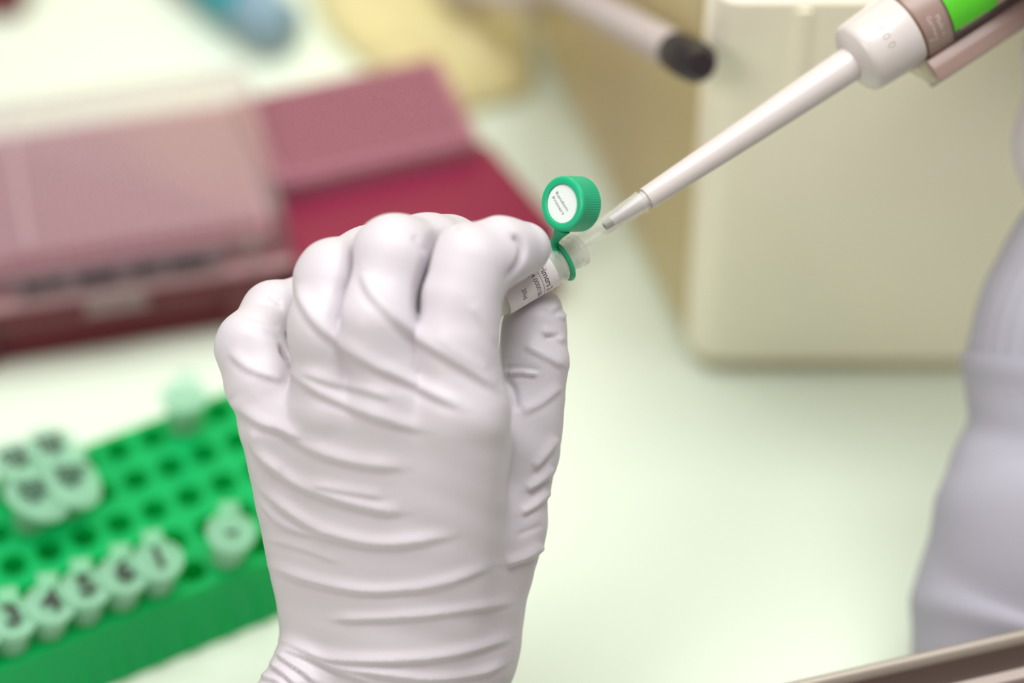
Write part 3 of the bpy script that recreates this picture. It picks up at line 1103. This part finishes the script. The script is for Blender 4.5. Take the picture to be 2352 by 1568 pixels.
# display window and tape lie on the camera side of the handle
def patch(mb, corners, lift, n=14, rough_edge=None, th_=0.12):
    """corners: 4 (t px, v px) on the handle, wrapped; v positive towards the lower side"""
    (a_, b_, c_, d_) = [np.array(q, float) for q in corners]
    v, f = [], []
    for i in range(n + 1):
        for j in range(n + 1):
            s_, t_ = i / n, j / n
            q = (a_ * (1 - s_) + b_ * s_) * (1 - t_) + (d_ * (1 - s_) + c_ * s_) * t_
            if rough_edge and j == n:
                q = q + np.array([0, rough_edge[i % len(rough_edge)]])
            rr = RB + lift + (q[0] - 757) * .02 * R
            for L in (0, -th_):
                y = -max(-.999, min(.999, q[1] * R / rr)) * (rr + L)
                v.append((q[0] * K, y, math.sqrt(max(0, (rr + L) ** 2 - y * y))))
    m = n + 1
    for i in range(n):
        for j in range(n):
            A = [(i * m + j) * 2, ((i + 1) * m + j) * 2, ((i + 1) * m + j + 1) * 2, (i * m + j + 1) * 2]
            f.append(tuple(A))
            f.append(tuple(x + 1 for x in A[::-1]))
    mb.add(v, f)
    return mb


win = patch(MB(), [(838, -70), (1150, -70), (1150, 93), (826, 91)], 0.45, 24, th_=.5).build('display_window', M_window, pip, .001)
patch(MB(), [(852, -50), (1140, -50), (1140, 76), (842, 76)], 0.55, 24, th_=.06).build('display_plate', M_window_inner, win, .001)
tape = patch(MB(), [(838, -95), (952, -95), (955, 74), (828, 71)], 0.8, 22, rough_edge=[0, 2, -1, 3, 1, -2, 2.5, 4, 0, 3], th_=.1).build('tape', M_tape, pip, .001)
tag(tape, 'torn bright green tape')

# disposable tip
tip_ax = PM.copy()
tipo = empty('pipette_tip', tip_ax, 'clear disposable pipette tip dipping into the open vial', 'pipette tip')
tp = MB().lathe([(-16 * K, 22.6 * R), (-14 * K, 27 * R), (-22 * K, 26.2 * R), (-27 * K, 24.4 * R), (-60 * K, 24.2 * R), (-64 * K, 23.2 * R), (-185 * K, 18.0 * R), (-260 * K, 9 * R), (-330 * K, 3.5 * R),
                 (-330 * K, 2 * R), (-260 * K, 7.5 * R), (-185 * K, 15.5 * R), (-122 * K, 18.2 * R), (-16 * K, 22.6 * R)], 64)
tp.build('tip_body', M_tip, tipo, .001, sharp=35)
for aa in (0.3, 1.4, 2.5, 3.9, 5.2):
    q = [(-66 * K, 23.8 * R * math.cos(aa), 23.8 * R * math.sin(aa)), (-28 * K, 25.0 * R * math.cos(aa), 25.0 * R * math.sin(aa))]
    MB().tube(q, 0.14, 6, ref=(0.1, 0.9, 0.3)).build('grip_rib', M_tip, tipo, .001)

# ---------------------------------------------------------------- right hand (mostly beyond the frame) and coat sleeve
lo = np.array([130.0, -10.0, -110.0])
hi = np.array([290.0, 200.0, 20.0])
P, org = grid_for(lo, hi, 1.0)
Xd = np.array([.8326 * math.cos(tp_), .5539 * math.cos(tp_), -math.sin(tp_)])
Zd = np.array([0, 0, 1.0]) - Xd * Xd[2]
Zd /= np.linalg.norm(Zd)
Yd = np.cross(Zd, Xd)
S0 = hp(1485, 456, SZ)


def pl_pt(t, y, z):
    return S0 + Xd * t * K + Yd * y + Zd * z


def wchain(P, pts, k=2.5):
    out = None
    for (p, r), (q, s) in zip(pts, pts[1:]):
        dsd = cone_sdf(P, p, q, r, s)
        out = dsd if out is None else smin(out, dsd, k)
    return out


palm = None
for t, w in ((1110, 13), (1260, 14), (1400, 14), (1520, 13)):
    dsd = wchain(P, [(pl_pt(t, -31, -8), w), (hp(2500, 330, -62), 17)])
    palm = dsd if palm is None else smin(palm, dsd, 8)
F = None
for k, t in enumerate((1085, 1240, 1395, 1540)):
    r = (9.3, 9.8, 9.3, 8.2)[k]
    c = [(pl_pt(t, -31, -6), r + 2), (pl_pt(t, -24, 16), r), (pl_pt(t, -3, 23), r - .6), (pl_pt(t + 10, 14, 17), r - 1.3), (pl_pt(t + 15, 20, 8), r - 2)]
    fs = smin(wchain(P, c), palm, 4)
    F = fs if F is None else smin(F, fs, .9)
thumb = wchain(P, [(pl_pt(1450, -28, -14), 12), (pl_pt(1540, -10, -24), 10.5), (pl_pt(1640, 6, -22), 9), (pl_pt(1700, 12, -14), 8)])
F = smin(F, smin(thumb, palm, 5), 1)
wrist = wchain(P, [(hp(2500, 330, -62), 18), (hp(2560, 560, -66), 20)])
F = smin(F, wrist, 6)
V2, Q2 = surface_nets(F.astype(np.float32), org, 1.0)
rg = link('right_glove', V2 * .001, [tuple(q) for q in Q2.tolist()], M_glove, person)
tag(rg, 'lilac glove gripping the pipette handle')
del F, palm


def sleeve(name, spine, material, folds, thick=1.4, seed=0, ribs_=0):
    """spine = [(px, py, z, r)]; a thin walled cloth tube with folds = [(along 0..1, height, width, skew, phase)]"""
    C = catmull([np.append(hp(*q[:3]), q[3]) for q in spine], 14)
    n = 144
    v = []
    rr = np.random.default_rng(seed)
    for layer in (0, 1):
        for i, q in enumerate(C):
            d_ = C[min(i + 1, len(C) - 1)][:3] - C[max(i - 1, 0)][:3]
            d_ /= np.linalg.norm(d_)
            a_ = np.cross(d_, (0, 0, 1))
            a_ /= np.linalg.norm(a_)
            b_ = np.cross(a_, d_)
            s = i / (len(C) - 1)
            for k in range(n):
                t = 2 * math.pi * k / n
                r = q[3]
                for s0, h_, w_, sk, ph in folds:
                    u = s - s0 - sk * math.sin(t + ph)
                    r += h_ * math.exp(-(u / w_) ** 2) * (0.65 + .35 * math.cos(t * 1 + ph * 2))
                if ribs_:
                    r += 0.22 * math.cos(t * ribs_)
                r -= thick * layer
                v.append(q[:3] + a_ * r * math.cos(t) + b_ * r * math.sin(t))
    m = len(C)
    f = []
    for layer in (0, 1):
        for i in range(m - 1):
            for k in range(n):
                k2 = (k + 1) % n
                A = (layer * m * n + i * n + k, layer * m * n + i * n + k2, layer * m * n + (i + 1) * n + k2, layer * m * n + (i + 1) * n + k)
                f.append(A if layer else A[::-1])
    for i in (0, m - 1):
        for k in range(n):
            k2 = (k + 1) % n
            f.append((i * n + k, i * n + k2, m * n + i * n + k2, m * n + i * n + k))
    return MB().add(v, f).build(name, material, person, .001, sharp=60)


cuff = sleeve('coat_cuff', [(2585, 430, -66, 24), (2580, 520, -68, 28), (2545, 650, -70, 32), (2515, 760, -72, 34.5), (2500, 850, -73, 34), (2500, 905, -73, 33)],
              M_coat, [(.72, 1.2, .08, .05, 1.0), (.97, 1.6, .03, 0.0, 0)], seed=2, ribs_=36)
tag(cuff, 'finely ribbed white cuff')
slv = sleeve('coat_sleeve', [(2500, 850, -74, 36), (2482, 960, -74, 34), (2462, 1090, -74, 35), (2435, 1230, -73, 36.5), (2384, 1370, -77, 35.5), (2352, 1480, -78, 33), (2335, 1560, -79, 31)],
             M_coat, [(.03, 2.0, .05, .02, 1.0), (.2, -2.5, .06, .05, .6), (.42, 2.5, .08, .06, 2.0), (.58, -1.5, .05, .05, 1.2), (.76, 1.8, .06, .04, 2.6)], seed=3)
tag(slv, 'wrinkled white lab coat sleeve')
